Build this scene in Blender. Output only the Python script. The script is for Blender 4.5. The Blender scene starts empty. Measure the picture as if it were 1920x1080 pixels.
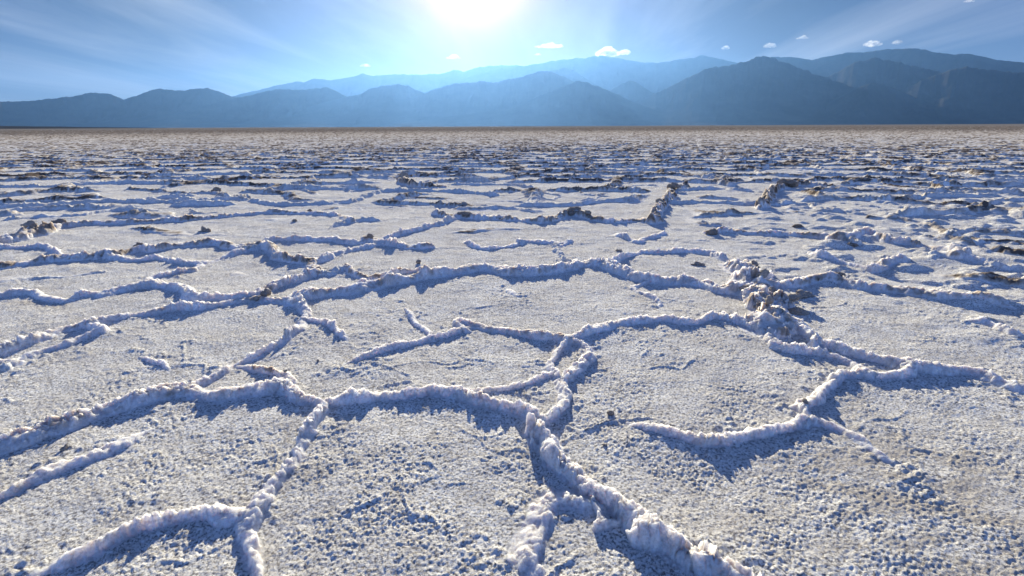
import bpy, math
import numpy as np
from mathutils import Matrix, Vector

# ------------------------------------------------------------------ camera
sc = bpy.context.scene
COL = sc.collection
CAM_H = 1.6
F = 960.0 / 1920.0                      # focal length in picture widths (18 mm on 36 mm)
PITCH = math.radians(17.54)
ROLL = math.radians(0.26)
_f = np.array([0, math.cos(PITCH), -math.sin(PITCH)])
_u = np.array([0, math.sin(PITCH), math.cos(PITCH)])
_r = np.array([1.0, 0, 0])
camX = math.cos(ROLL) * _r - math.sin(ROLL) * _u
camY = math.cos(ROLL) * _u + math.sin(ROLL) * _r
cam_d = bpy.data.cameras.new('camera')
cam = bpy.data.objects.new('camera', cam_d)
COL.objects.link(cam)
cam_d.sensor_width = 36.0
cam_d.lens = 18.0
cam_d.clip_start = 0.05
cam_d.clip_end = 300000.0
M = Matrix(((camX[0], camY[0], -_f[0], 0), (camX[1], camY[1], -_f[1], 0),
            (camX[2], camY[2], -_f[2], CAM_H), (0, 0, 0, 1)))
cam.matrix_world = M
sc.camera = cam


def ray(px, py):
    """direction of a point of the photograph (1920 x 1080 pixels)"""
    d = camX * ((px - 960) / 1920) + camY * ((540 - py) / 1920) + _f * F
    return d / np.linalg.norm(d)


def on_ground(px, py, z=0.0):
    d = ray(px, py)
    t = (CAM_H - z) / -d[2]
    return np.array([d[0] * t, d[1] * t])


# ------------------------------------------------------------------ sun and sky
SUN_DIR = ray(886, -72)
SUN_EL = math.asin(SUN_DIR[2])
SUN_AZ = math.atan2(SUN_DIR[0], SUN_DIR[1])          # clockwise from +Y
sun_d = bpy.data.lights.new('sun', 'SUN')
sun_d.energy = 5.0
sun_d.angle = math.radians(0.6)
sun_d.color = (1.0, 0.92, 0.70)
sun = bpy.data.objects.new('sun', sun_d)
COL.objects.link(sun)
sun.rotation_euler = Vector(SUN_DIR).to_track_quat('Z', 'Y').to_euler()

world = bpy.data.worlds.new("World")
sc.world = world
world.use_nodes = True
wt = world.node_tree
wt.nodes.clear()


def N(t, kind, **kw):
    n = t.nodes.new(kind)
    for k, v in kw.items():
        if k == 'inp':
            for a, b in v.items():
                if isinstance(b, bpy.types.NodeSocket):
                    t.links.new(b, n.inputs[a])
                else:
                    n.inputs[a].default_value = b
        else:
            setattr(n, k, v)
    return n


def math_n(t, op, a, b=0.0, c=None, clamp=False):
    n = N(t, 'ShaderNodeMath', operation=op, use_clamp=clamp)
    for i, v in enumerate((a, b, c)):
        if v is None:
            continue
        if isinstance(v, bpy.types.NodeSocket):
            t.links.new(v, n.inputs[i])
        else:
            n.inputs[i].default_value = v
    return n.outputs[0]


def ramp(t, fac, stops, interp='LINEAR'):
    n = N(t, 'ShaderNodeValToRGB', inp={0: fac})
    cr = n.color_ramp
    cr.interpolation = interp
    while len(cr.elements) < len(stops):
        cr.elements.new(0.5)
    for e, (p, c) in zip(cr.elements, stops):
        e.position = p
        e.color = tuple(c) + (1,) if len(c) == 3 else c
    return n.outputs[0]


def mix(t, fac, a, b, blend='MIX'):
    n = N(t, 'ShaderNodeMix', data_type='RGBA', blend_type=blend)
    for i, v in ((0, fac), (6, a), (7, b)):
        if isinstance(v, bpy.types.NodeSocket):
            t.links.new(v, n.inputs[i])
        else:
            n.inputs[i].default_value = v if i == 0 or len(v) == 4 else tuple(v) + (1,)
    return n.outputs[2]


sky = N(wt, 'ShaderNodeTexSky', sky_type='NISHITA', sun_disc=False)
sky.sun_elevation = SUN_EL
sky.sun_rotation = SUN_AZ
sky.altitude = 0
sky.air_density = 1.0
sky.dust_density = 0.15
sky.ozone_density = 4.0
tc = N(wt, 'ShaderNodeTexCoord')
dirv = tc.outputs['Generated']
SKY_TINT = (0.56, 0.84, 1.42)
skyc = mix(wt, 1.0, sky.outputs[0], SKY_TINT, 'MULTIPLY')
# thin cirrus drifting on a level sheet high above, streaks running along the valley
sep = N(wt, 'ShaderNodeSeparateXYZ', inp={0: dirv})
zz = math_n(wt, 'MAXIMUM', sep.outputs[2], 0.02)
zz = math_n(wt, 'ADD', zz, 0.06)
plx = math_n(wt, 'DIVIDE', sep.outputs[0], zz)
ply = math_n(wt, 'DIVIDE', sep.outputs[1], zz)
plane = N(wt, 'ShaderNodeCombineXYZ', inp={0: plx, 1: ply})
mp = N(wt, 'ShaderNodeMapping', inp={0: plane.outputs[0], 'Scale': (0.9, 0.16, 1), 'Rotation': (0, 0, 0.12), 'Location': (3.1, 0.4, 0)})
cn = N(wt, 'ShaderNodeTexNoise', inp={0: mp.outputs[0], 'Scale': 1.0, 'Detail': 7.0, 'Roughness': 0.55, 'Distortion': 0.5})
mp2 = N(wt, 'ShaderNodeMapping', inp={0: plane.outputs[0], 'Scale': (0.35, 0.12, 1), 'Location': (7.7, 2.4, 0)})
cn2 = N(wt, 'ShaderNodeTexNoise', inp={0: mp2.outputs[0], 'Scale': 1.0, 'Detail': 3.0, 'Roughness': 0.5})
cir = math_n(wt, 'MULTIPLY', ramp(wt, cn.outputs[0], [(0.42, (0, 0, 0)), (0.70, (1, 1, 1))]),
             ramp(wt, cn2.outputs[0], [(0.32, (0.28, 0.28, 0.28)), (0.60, (1, 1, 1))]))
# air light near the horizon
low = math_n(wt, 'POWER', math_n(wt, 'SUBTRACT', 1.0, math_n(wt, 'MAXIMUM', sep.outputs[2], 0.0)), 9.0)
# brightness of the veil grows towards the sun (forward scattering in ice haze)
dotn = N(wt, 'ShaderNodeVectorMath', operation='DOT_PRODUCT', inp={0: dirv, 1: tuple(SUN_DIR)})
mu = math_n(wt, 'MAXIMUM', dotn.outputs['Value'], 0.0)
g1 = math_n(wt, 'MULTIPLY', math_n(wt, 'POWER', mu, 70.0), 0.9)
g2 = math_n(wt, 'MULTIPLY', math_n(wt, 'POWER', mu, 20.0), 0.8)
g3 = math_n(wt, 'MULTIPLY', math_n(wt, 'POWER', mu, 300.0), 6.0)
glow = math_n(wt, 'ADD', math_n(wt, 'ADD', g1, g2), g3)
gl = N(wt, 'ShaderNodeCombineXYZ', inp={0: math_n(wt, 'MULTIPLY', glow, 2.1), 1: glow, 2: math_n(wt, 'MULTIPLY', glow, 0.8)})
cirb = math_n(wt, 'MULTIPLY', cir, 2.4)
cirv = mix(wt, 1.0, (1.0, 0.98, 0.92), cirb, 'MULTIPLY')
lowv = mix(wt, 1.0, (1.2, 0.85, 0.4), low, 'MULTIPLY')
# the clear sky is deeper away from the sun's side
dim = ramp(wt, mu, [(0.0, (1.7, 1.6, 1.5)), (0.5, (0.58, 0.56, 0.54)), (0.88, (0.082, 0.082, 0.082))])
skyc = mix(wt, 1.0, skyc, dim, 'MULTIPLY')
s1 = mix(wt, 1.0, skyc, cirv, 'ADD')
s2 = mix(wt, 1.0, s1, lowv, 'ADD')
s3 = mix(wt, 1.0, s2, gl.outputs[0], 'ADD')
bg = N(wt, 'ShaderNodeBackground', inp={0: s3, 1: 0.05})
wo = N(wt, 'ShaderNodeOutputWorld', inp={0: bg.outputs[0]})

sc.render.engine = 'CYCLES'
sc.cycles.use_denoising = True
sc.cycles.max_bounces = 8
sc.cycles.diffuse_bounces = 3
sc.cycles.volume_bounces = 1
sc.view_settings.view_transform = 'Standard'
sc.view_settings.look = 'None'
sc.view_settings.exposure = 1.38
sc.view_settings.gamma = 1.0
sc.view_settings.use_curve_mapping = False


# ------------------------------------------------------------------ numpy noise
def _hash(ix, iy, seed):
    h = (ix.astype(np.int64) * 374761393 + iy.astype(np.int64) * 668265263 + seed * 1442695041) & 0xFFFFFFFF
    h = ((h ^ (h >> 13)) * 1274126177) & 0xFFFFFFFF
    return (h ^ (h >> 16)) & 0xFFFFFFFF


def perlin(x, y, seed=0):
    ix = np.floor(x)
    iy = np.floor(y)
    fx = x - ix
    fy = y - iy
    u = fx * fx * fx * (fx * (fx * 6 - 15) + 10)
    v = fy * fy * fy * (fy * (fy * 6 - 15) + 10)

    def g(i, j):
        a = _hash(ix + i, iy + j, seed) * (2 * math.pi / 4294967296.0)
        return np.cos(a) * (fx - i) + np.sin(a) * (fy - j)
    a = g(0, 0)
    b = g(1, 0)
    c = g(0, 1)
    d = g(1, 1)
    return ((a + (b - a) * u) * (1 - v) + (c + (d - c) * u) * v) * 1.5


def fbm(x, y, seed, octaves, gain=0.5, ridged=False):
    s = np.zeros_like(x)
    a = 1.0
    tot = 0
    for o in range(octaves):
        n = perlin(x + 17.3 * o, y - 9.1 * o, seed + o)
        if ridged:
            n = 1 - 2 * np.abs(n)
        s += a * n
        tot += a
        a *= gain
        x = x * 2.03
        y = y * 2.03
    return s / tot


def worley(x, y, seed, jitter=0.9):
    """F1, F2 and the id of the nearest point"""
    ix = np.floor(x)
    iy = np.floor(y)
    f1 = np.full(x.shape, 9.0)
    f2 = np.full(x.shape, 9.0)
    idn = np.zeros(x.shape)
    for i in (-1, 0, 1):
        for j in (-1, 0, 1):
            h1 = _hash(ix + i, iy + j, seed) / 4294967296.0
            h2 = _hash(ix + i, iy + j, seed + 77) / 4294967296.0
            dx = ix + i + 0.5 + (h1 - 0.5) * jitter - x
            dy = iy + j + 0.5 + (h2 - 0.5) * jitter - y
            d = np.sqrt(dx * dx + dy * dy)
            nearer = d < f1
            f2 = np.where(nearer, f1, np.minimum(f2, d))
            idn = np.where(nearer, h1, idn)
            f1 = np.where(nearer, d, f1)
    return f1, f2, idn


def sstep(a, b, x):
    t = np.clip((x - a) / (b - a), 0, 1)
    return t * t * (3 - 2 * t)


def bumps(x, y, size, seed):
    """rounded salt knobs, 0 to 1"""
    f1, f2, idn = worley(x / size, y / size, seed)
    return np.clip(1 - (f1 / 0.75) ** 2, 0, 1) * (0.45 + 0.55 * idn)


# ------------------------------------------------------------------ mesh helpers
def make_mesh(name, verts, quads, mat, attrs=None, smooth=True):
    me = bpy.data.meshes.new(name)
    nv, nq = len(verts), len(quads)
    k = quads.shape[1]
    me.vertices.add(nv)
    me.vertices.foreach_set('co', np.ascontiguousarray(verts, dtype=np.float32).ravel())
    me.loops.add(nq * k)
    me.loops.foreach_set('vertex_index', np.ascontiguousarray(quads, dtype=np.int32).ravel())
    me.polygons.add(nq)
    me.polygons.foreach_set('loop_start', np.arange(0, nq * k, k, dtype=np.int32))
    me.polygons.foreach_set('use_smooth', np.full(nq, smooth, dtype=bool))
    me.update(calc_edges=True)
    for an, av in (attrs or {}).items():
        at = me.attributes.new(an, 'FLOAT', 'POINT')
        at.data.foreach_set('value', np.ascontiguousarray(av, dtype=np.float32))
    me.materials.append(mat)
    return me


def link(name, me, label, category=None, kind=None, group=None, parent=None):
    o = bpy.data.objects.new(name, me)
    COL.objects.link(o)
    if label:
        o['label'] = label
    if category:
        o['category'] = category
    if kind:
        o['kind'] = kind
    if group:
        o['group'] = group
    if parent:
        o.parent = parent
    return o


# ------------------------------------------------------------------ materials
def new_mat(name):
    m = bpy.data.materials.new(name)
    m.use_nodes = True
    t = m.node_tree
    t.nodes.clear()
    out = N(t, 'ShaderNodeOutputMaterial')
    b = N(t, 'ShaderNodeBsdfPrincipled')
    t.links.new(b.outputs[0], out.inputs[0])
    return m, t, b, out


def salt_material(name, white, grey, tan, brown, rough=0.8, sss=0.0, spec=0.06, pits=0.96):
    m, t, b, out = new_mat(name)
    geo = N(t, 'ShaderNodeNewGeometry')
    P = geo.outputs['Position']
    at = N(t, 'ShaderNodeAttribute', attribute_name='dirt_shade').outputs['Fac']
    n1 = N(t, 'ShaderNodeTexNoise', inp={0: P, 'Scale': 1.7, 'Detail': 6.0, 'Roughness': 0.6}).outputs[0]
    n2 = N(t, 'ShaderNodeTexNoise', inp={0: P, 'Scale': 38.0, 'Detail': 5.0, 'Roughness': 0.7}).outputs[0]
    n3 = N(t, 'ShaderNodeTexNoise', inp={0: P, 'Scale': 260.0, 'Detail': 3.0, 'Roughness': 0.7}).outputs[0]
    base = mix(t, ramp(t, n1, [(0.35, (0, 0, 0)), (0.65, (1, 1, 1))]), white, grey)
    n6 = N(t, 'ShaderNodeTexNoise', inp={0: P, 'Scale': 7.0, 'Detail': 6.0, 'Roughness': 0.65}).outputs[0]
    base = mix(t, math_n(t, 'MULTIPLY', ramp(t, n6, [(0.46, (0, 0, 0)), (0.68, (1, 1, 1))]), 0.5), base, (0.50, 0.46, 0.42))
    # fine grit between the crystals
    speck = ramp(t, n2, [(0.34, (1, 1, 1)), (0.50, (0, 0, 0))])
    base = mix(t, math_n(t, 'MULTIPLY', speck, 0.55), base, tan)
    n4 = N(t, 'ShaderNodeTexNoise', inp={0: P, 'Scale': 75.0, 'Detail': 4.0, 'Roughness': 0.75, 'Distortion': 0.3}).outputs[0]
    pit = ramp(t, n4, [(0.42, (1, 1, 1)), (0.51, (0, 0, 0))])
    base = mix(t, math_n(t, 'MULTIPLY', pit, pits), base, (0.225, 0.21, 0.20))
    # d = dirt attribute broken up by noise
    d = math_n(t, 'ADD', at, math_n(t, 'MULTIPLY', math_n(t, 'SUBTRACT', n2, 0.5), 0.9))
    d = math_n(t, 'ADD', d, math_n(t, 'MULTIPLY', math_n(t, 'SUBTRACT', n3, 0.5), 0.35))
    f1 = ramp(t, d, [(0.22, (0, 0, 0)), (0.55, (1, 1, 1))])
    f2 = ramp(t, d, [(0.62, (0, 0, 0)), (1.0, (1, 1, 1))])
    c = mix(t, f1, base, tan)
    c = mix(t, f2, c, brown)
    t.links.new(c, b.inputs['Base Color'])
    b.inputs['Roughness'].default_value = rough
    b.inputs['Specular IOR Level'].default_value = spec
    if sss:
        b.inputs['Subsurface Weight'].default_value = sss
        b.inputs['Subsurface Radius'].default_value = (1.0, 0.92, 0.88)
        b.inputs['Subsurface Scale'].default_value = 0.05
    bn = N(t, 'ShaderNodeTexNoise', inp={0: P, 'Scale': 70.0, 'Detail': 7.0, 'Roughness': 0.75}).outputs[0]
    gr = N(t, 'ShaderNodeAttribute', attribute_name='grain').outputs['Fac']
    bp = N(t, 'ShaderNodeBump', inp={'Strength': gr, 'Distance': 0.012, 'Height': bn})
    t.links.new(bp.outputs[0], b.inputs['Normal'])
    return m


WHITE = (0.88, 0.87, 0.85)
GREY = (0.76, 0.735, 0.70)
TAN = (0.42, 0.375, 0.325)
BROWN = (0.13, 0.085, 0.055)
MAT_SALT = salt_material('salt_crust', WHITE, GREY, TAN, (0.15, 0.138, 0.13), spec=0.0)
MAT_RIDGE = salt_material('salt_ridge_crust', (0.88, 0.86, 0.85), (0.74, 0.70, 0.68), (0.40, 0.33, 0.27), (0.11, 0.083, 0.064), 0.8, 0.95, 0.02, 0.25)
MAT_FAR = salt_material('distant_crust', WHITE, (0.76, 0.73, 0.70), (0.42, 0.365, 0.31), (0.13, 0.105, 0.088), 0.9, 0.0, 0.0, 0.4)
MAT_CLOD = salt_material('dirt_clod', (0.46, 0.40, 0.34), (0.33, 0.27, 0.22), (0.24, 0.19, 0.15), (0.085, 0.066, 0.052), 0.85)

# ------------------------------------------------------------------ the pressure ridges, traced
# (label or None, height m, half width m, soiling 0-1, crumble 0-1, points)
RIDGES = [
    ("broad split white ridge from the left edge to the brown stained junction", .115, .12, .25, .6,
     [(-60, 862), (0, 834), (60, 812), (120, 790), (165, 773), (230, 752), (300, 735), (345, 722), (400, 735), (460, 730), (528, 720)]),
    ("curved white ridge along the top of the large bare cell in the bottom centre", .105, .085, .18, .55,
     [(528, 718), (560, 742), (600, 750), (640, 748), (700, 742), (750, 735), (800, 732), (850, 733), (890, 745), (930, 760), (970, 768), (1008, 786)]),
    ("knobbly white ridge dropping from the brown junction towards the bottom edge left of centre", .085, .07, .06, .8,
     [(606, 762), (592, 795), (565, 828), (538, 870), (510, 905), (490, 940), (470, 965), (465, 1000), (475, 1040), (480, 1080), (468, 1125)]),
    ("low wavy ridge with a blue shadow in the bottom left corner", .075, .07, .04, .5,
     [(478, 958), (440, 970), (400, 965), (350, 966), (300, 975), (250, 990), (200, 1020), (150, 1045), (90, 1065), (30, 1090)]),
    ("short white ridge at the left edge under the broad split ridge", .08, .08, .08, .5,
     [(-50, 950), (0, 926), (30, 913), (60, 895), (100, 875), (150, 860), (200, 836), (250, 815), (290, 798)]),
    ("lumpy front crest of the double ridge at the left edge", .09, .075, .12, .9,
     [(-50, 708), (0, 686), (30, 670), (70, 655), (120, 640), (170, 624), (192, 617)]),
    ("long ridge sloping up from the left edge to the brown clod at the junction", .095, .10, .35, .6,
     [(-50, 676), (0, 658), (50, 640), (110, 618), (170, 606), (230, 590), (290, 580), (320, 575), (380, 572), (430, 563), (480, 559), (528, 562)]),
    ("knobbly ridge winding down left from the brown clod junction to the broad split ridge", .085, .075, .10, .8,
     [(556, 560), (575, 585), (570, 605), (545, 630), (500, 655), (460, 670), (430, 685), (395, 705), (368, 716)]),
    ("short tan lumpy spur above the brown stained junction", .07, .06, .35, .8,
     [(470, 684), (500, 692), (530, 700), (545, 715)]),
    ("longest white ridge arching across the middle of the flat", .125, .13, .28, .6,
     [(552, 550), (600, 545), (650, 540), (700, 530), (750, 520), (800, 509), (850, 505), (900, 497), (950, 505), (1000, 505), (1050, 500), (1090, 489), (1130, 490), (1165, 503), (1200, 514), (1240, 520), (1290, 520), (1330, 528), (1350, 536)]),
    ("thin brown topped ridge just behind the left part of the longest ridge", .075, .07, .45, .5,
     [(650, 498), (668, 510), (690, 518), (720, 515), (760, 506), (800, 502)]),
    ("crumbly grey ridge climbing from the brown clod junction towards the back", .085, .08, .30, .9,
     [(490, 542), (525, 528), (560, 520), (590, 507), (620, 507), (650, 499)]),
    ("smooth white ridge over the top of the large cell right of centre", .105, .08, .14, .45,
     [(1065, 634), (1100, 618), (1150, 605), (1200, 597), (1250, 598), (1300, 600), (1345, 590), (1390, 600), (1440, 622)]),
    ("grey ridge reaching left from the upper end of the centre ridge", .08, .08, .28, .5,
     [(855, 600), (900, 607), (950, 617), (1000, 627), (1062, 632)]),
    ("thin slanting ridge alone in the cell left of the centre ridge", .07, .06, .12, .5,
     [(635, 688), (680, 668), (720, 655), (770, 640), (810, 630), (850, 622), (872, 614)]),
    ("twisting white centre ridge linking the two large cells", .09, .07, .05, .9,
     [(1092, 636), (1102, 665), (1078, 690), (1056, 705), (1062, 730), (1052, 755), (1032, 775), (1010, 790)]),
    ("small broken white spur beside the upper end of the centre ridge", .06, .055, .03, .9,
     [(1058, 640), (1040, 658), (1030, 678), (1050, 700)]),
    ("tallest bright ridge running from the centre junction to the bottom right", .155, .115, .14, .65,
     [(1008, 792), (1030, 825), (1050, 856), (1078, 880), (1110, 905), (1150, 930), (1190, 962), (1230, 988), (1270, 1005), (1310, 1030), (1360, 1060), (1410, 1092), (1470, 1130)]),
    ("thin white spur hanging off the left flank of the tallest ridge", .06, .035, .0, .8,
     [(1088, 893), (1106, 925), (1114, 960), (1116, 990)]),
    ("frosty white crust heap at the bottom edge right of centre", .05, .10, .0, 1.0,
     [(1030, 940), (1005, 985), (985, 1030), (1000, 1070), (1020, 1115)]),
    ("curved white ridge under the smooth cell right of centre", .08, .065, .03, .5,
     [(1172, 788), (1230, 797), (1280, 810), (1330, 824), (1380, 815), (1430, 800), (1480, 790), (1512, 783)]),
    ("hooked ridge with a tan knob right of the smooth cell", .085, .06, .22, .7,
     [(1500, 760), (1520, 752), (1538, 730), (1560, 710), (1590, 697)]),
    ("faint low ridge trailing right of the tan knob", .045, .06, .0, .8,
     [(1530, 788), (1570, 800), (1612, 820), (1650, 850), (1685, 885)]),
    ("grey ridge with a blue shadow above the hooked ridge", .08, .07, .15, .5,
     [(1458, 648), (1500, 655), (1550, 663), (1590, 675), (1625, 698), (1660, 703), (1705, 698)]),
    ("long smooth grey ridge running out to the right edge", .095, .08, .22, .35,
     [(1525, 640), (1570, 650), (1620, 665), (1680, 680), (1740, 690), (1800, 695), (1850, 705), (1900, 724), (1980, 752)]),
    ("tall crumbling tan mound heaped where ridges meet at the right", .155, .23, .36, 1.0,
     [(1405, 505), (1405, 522), (1425, 540), (1445, 555), (1448, 578), (1440, 600)]),
    ("white shoulder sloping down right of the tan mound", .11, .10, .22, .8,
     [(1440, 600), (1475, 598), (1505, 612), (1528, 636)]),
    ("long dirty ridge running right from the tan mound", .105, .10, .42, .5,
     [(1470, 530), (1500, 527), (1535, 521), (1570, 523), (1610, 534), (1660, 541), (1720, 549), (1780, 556), (1850, 562), (1908, 575)]),
    ("short grey ridge at the right edge between two longer ones", .07, .07, .15, .4,
     [(1795, 600), (1850, 606), (1890, 620), (1940, 642)]),
    ("small dark crusty spur right of the winding ridge", .06, .05, .25, .9,
     [(590, 598), (615, 606), (632, 622), (660, 640)]),
    ("tiny ridge with a deep blue shadow alone in the centre left cell", .055, .045, .05, .6,
     [(757, 572), (768, 590), (778, 604), (796, 615)]),
    ("faint thin ridge curving left from the centre ridge", .045, .045, .08, .6,
     [(1020, 700), (1000, 712), (960, 721), (910, 728), (865, 730)]),
    ("faint short white spur in the left cell above the broad split ridge", .03, .035, .0, .7,
     [(255, 662), (285, 678), (325, 697)]),
    ("tiny pair of lumps below the middle of the longest ridge", .05, .05, .15, .9,
     [(945, 536), (960, 548), (978, 556)]),
    ("short lumpy spur below the right part of the longest ridge", .055, .05, .15, .9,
     [(1190, 540), (1215, 552), (1238, 566), (1240, 578)]),
    ("grey ridge at the left edge in front of the long dark ridge", .075, .08, .12, .4,
     [(-40, 556), (0, 553), (62, 546), (82, 557), (125, 560), (150, 552), (190, 549)]),
    ("humped lilac ridge with a blue shadow left of the brown clod junction", .10, .09, .12, .4,
     [(212, 543), (250, 534), (300, 528), (337, 538), (362, 552), (400, 553), (462, 552), (490, 548)]),
    ("long dark ridge at the left edge with a brown crumbling top", .11, .11, .45, .6,
     [(-60, 500), (0, 495), (37, 490), (87, 482), (150, 480), (200, 476), (225, 473), (262, 461), (288, 465), (325, 459), (362, 455), (405, 452), (462, 462)]),
    ("thin pale ridge just below the brown crumbling top at left", .06, .06, .08, .3,
     [(187, 480), (250, 485), (300, 482), (345, 491)]),
    ("short low ridge at the left edge under the tan block", .05, .08, .1, .3,
     [(-20, 461), (45, 463), (87, 461), (100, 470), (118, 477)]),
    ("tan blocky ridge end at the left edge", .15, .13, .42, .8,
     [(-50, 452), (0, 447), (37, 442), (58, 434), (76, 430)]),
    ("long ridge with brown lumps crossing the left half behind the wide cell", .10, .11, .40, .6,
     [(85, 436), (112, 422), (150, 420), (175, 417), (212, 416), (275, 414), (350, 409), (400, 404), (462, 400), (505, 396), (580, 398), (640, 402), (656, 411)]),
    ("thick brown tipped ridge hooking down to the junction left of centre", .11, .10, .45, .8,
     [(470, 455), (505, 460), (517, 475), (542, 481), (575, 487), (583, 497)]),
    ("long straight ridge behind the hooking brown tipped ridge", .085, .10, .30, .5,
     [(520, 447), (605, 448), (667, 453), (692, 448), (717, 455), (755, 460), (820, 463)]),
    ("slanting ridge running down left from the dark crest lump left of centre", .075, .08, .15, .6,
     [(608, 483), (642, 470), (690, 460)]),
    ("lumpy white ridge climbing right towards the brown heap at centre", .095, .09, .20, .8,
     [(717, 446), (742, 440), (780, 430), (817, 420), (842, 411), (856, 405)]),
    ("wide ridge carrying the dark brown heap near the centre", .12, .13, .60, .8,
     [(805, 394), (842, 401), (880, 404), (917, 406), (955, 408), (1010, 413), (1035, 409), (1072, 400), (1110, 406), (1147, 412), (1185, 410), (1228, 412)]),
    ("crumbling brown ridge running away right of the dark brown heap", .15, .13, .65, 1.0,
     [(1226, 408), (1232, 392), (1247, 377), (1260, 365), (1262, 352), (1290, 345)]),
    ("dark crumbling clod ridge running away near the right third", .15, .14, .60, 1.0,
     [(1425, 386), (1440, 368), (1452, 352), (1477, 346), (1502, 342), (1565, 345)]),
    ("dirty broken ridge with dark flat slabs right of centre", .10, .10, .50, .8,
     [(1322, 432), (1385, 432), (1440, 435), (1490, 437), (1540, 442), (1577, 450), (1606, 455)]),
    ("long ridge behind the dark flat slab fading towards the right edge", .13, .11, .38, .6,
     [(1597, 443), (1620, 435), (1645, 436), (1665, 448), (1702, 451), (1752, 461), (1795, 471)]),
    ("thin pale ridge left of the crumbling tan mound top", .07, .08, .10, .5,
     [(1165, 483), (1197, 471), (1240, 470), (1297, 470), (1335, 473), (1355, 483), (1382, 494)]),
    ("small wavy ridge behind the middle of the longest ridge", .06, .07, .15, .6,
     [(1138, 438), (1172, 442), (1192, 452), (1210, 446), (1250, 434)]),
    ("thin forked ridge behind the longest ridge near the centre line", .055, .06, .12, .5,
     [(975, 452), (1040, 455), (1072, 450)]),
    ("thin pale ridge bending beside the dark round stone", .05, .06, .08, .5,
     [(865, 450), (905, 465), (955, 460), (975, 456)]),
    ("slender dark ridge right of the crumbling tan mound top", .07, .07, .20, .4,
     [(1515, 472), (1552, 482), (1590, 490), (1634, 502)]),
    ("raised tan tipped lump ridge alone on the right", .12, .09, .30, .6,
     [(1645, 501), (1665, 487), (1705, 480)]),
    ("slender ridge pointing at the right edge beyond the raised lump", .07, .08, .15, .4,
     [(1755, 476), (1815, 484), (1856, 493)]),
    ("short crumbly ridge standing alone in the wide left cell", .06, .06, .25, .8,
     [(280, 521), (312, 512), (365, 502)]),
    ("tiny pale ridge just right of the thin pale left ridge", .05, .06, .10, .5,
     [(375, 492), (420, 480)]),
    ("tall ragged brown ridge with an upright lump left of centre", .17, .16, .62, 1.0,
     [(748, 336), (770, 342), (800, 345), (835, 345)]),
    (None, .10, .13, .12, .4, [(-60, 390), (0, 387), (87, 382), (200, 375), (312, 376), (400, 371), (462, 373), (517, 380), (592, 380), (655, 376), (680, 369), (717, 358), (767, 356), (842, 357), (892, 361), (935, 366)]),
    (None, .07, .10, .1, .4, [(0, 410), (75, 406), (150, 402), (225, 392), (300, 392)]),
    (None, .10, .12, .5, .8, [(237, 352), (287, 355), (337, 360), (400, 359), (425, 366), (465, 370)]),
    (None, .07, .08, .1, .5, [(620, 428), (635, 420), (675, 412), (720, 412)]),
    (None, .09, .11, .2, .5, [(1272, 355), (1335, 352), (1410, 356)]),
    (None, .09, .11, .2, .5, [(1247, 380), (1322, 377), (1385, 381), (1435, 380), (1510, 382), (1540, 390), (1595, 396)]),
    (None, .06, .07, .1, .5, [(1040, 460), (1046, 470), (1054, 482)]),
    (None, .09, .12, .2, .5, [(835, 344), (880, 344), (960, 345), (1000, 352)]),
    (None, .09, .12, .2, .5, [(1852, 381), (1902, 374), (1960, 373)]),
    (None, .10, .12, .2, .5, [(1740, 323), (1790, 326), (1850, 332)]),
    (None, .07, .10, .1, .5, [(1890, 498), (1960, 502)]),
]


def catmull(pts, step):
    P = np.vstack([2 * pts[0] - pts[1], pts, 2 * pts[-1] - pts[-2]])
    out = []
    for i in range(1, len(P) - 2):
        a, b, c, d = P[i - 1], P[i], P[i + 1], P[i + 2]
        n = max(2, int(np.linalg.norm(c - b) / step))
        t = np.linspace(0, 1, n, endpoint=False)[:, None]
        out.append(0.5 * ((2 * b) + (c - a) * t + (2 * a - 5 * b + 4 * c - d) * t ** 2 + (-a + 3 * b - 3 * c + d) * t ** 3))
    out.append(P[-2][None])
    return np.vstack(out)


# ------------------------------------------------------------------ polar survey grid of the salt flat
def build_radii():
    r = [0.25]
    while r[-1] < 37000:
        x = r[-1]
        k = 0.02 if x < 1.1 else 0.0034 if x < 25 else 0.0046 if x < 90 else 0.012 if x < 500 else 0.05
        r.append(x * (1 + k))
    return np.array(r)


radii = build_radii()
fine = np.radians(np.arange(-58, 58.001, 0.105))
coarse = np.radians(np.arange(60, 300, 2.0))
az = np.concatenate([fine, coarse])
NR, NA = len(radii), len(az)
NFINE = len(fine)
A, R = np.meshgrid(az, radii)
# small wobble so that no regular lines show
X = (np.sin(A) * R)
Y = (np.cos(A) * R)


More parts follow.
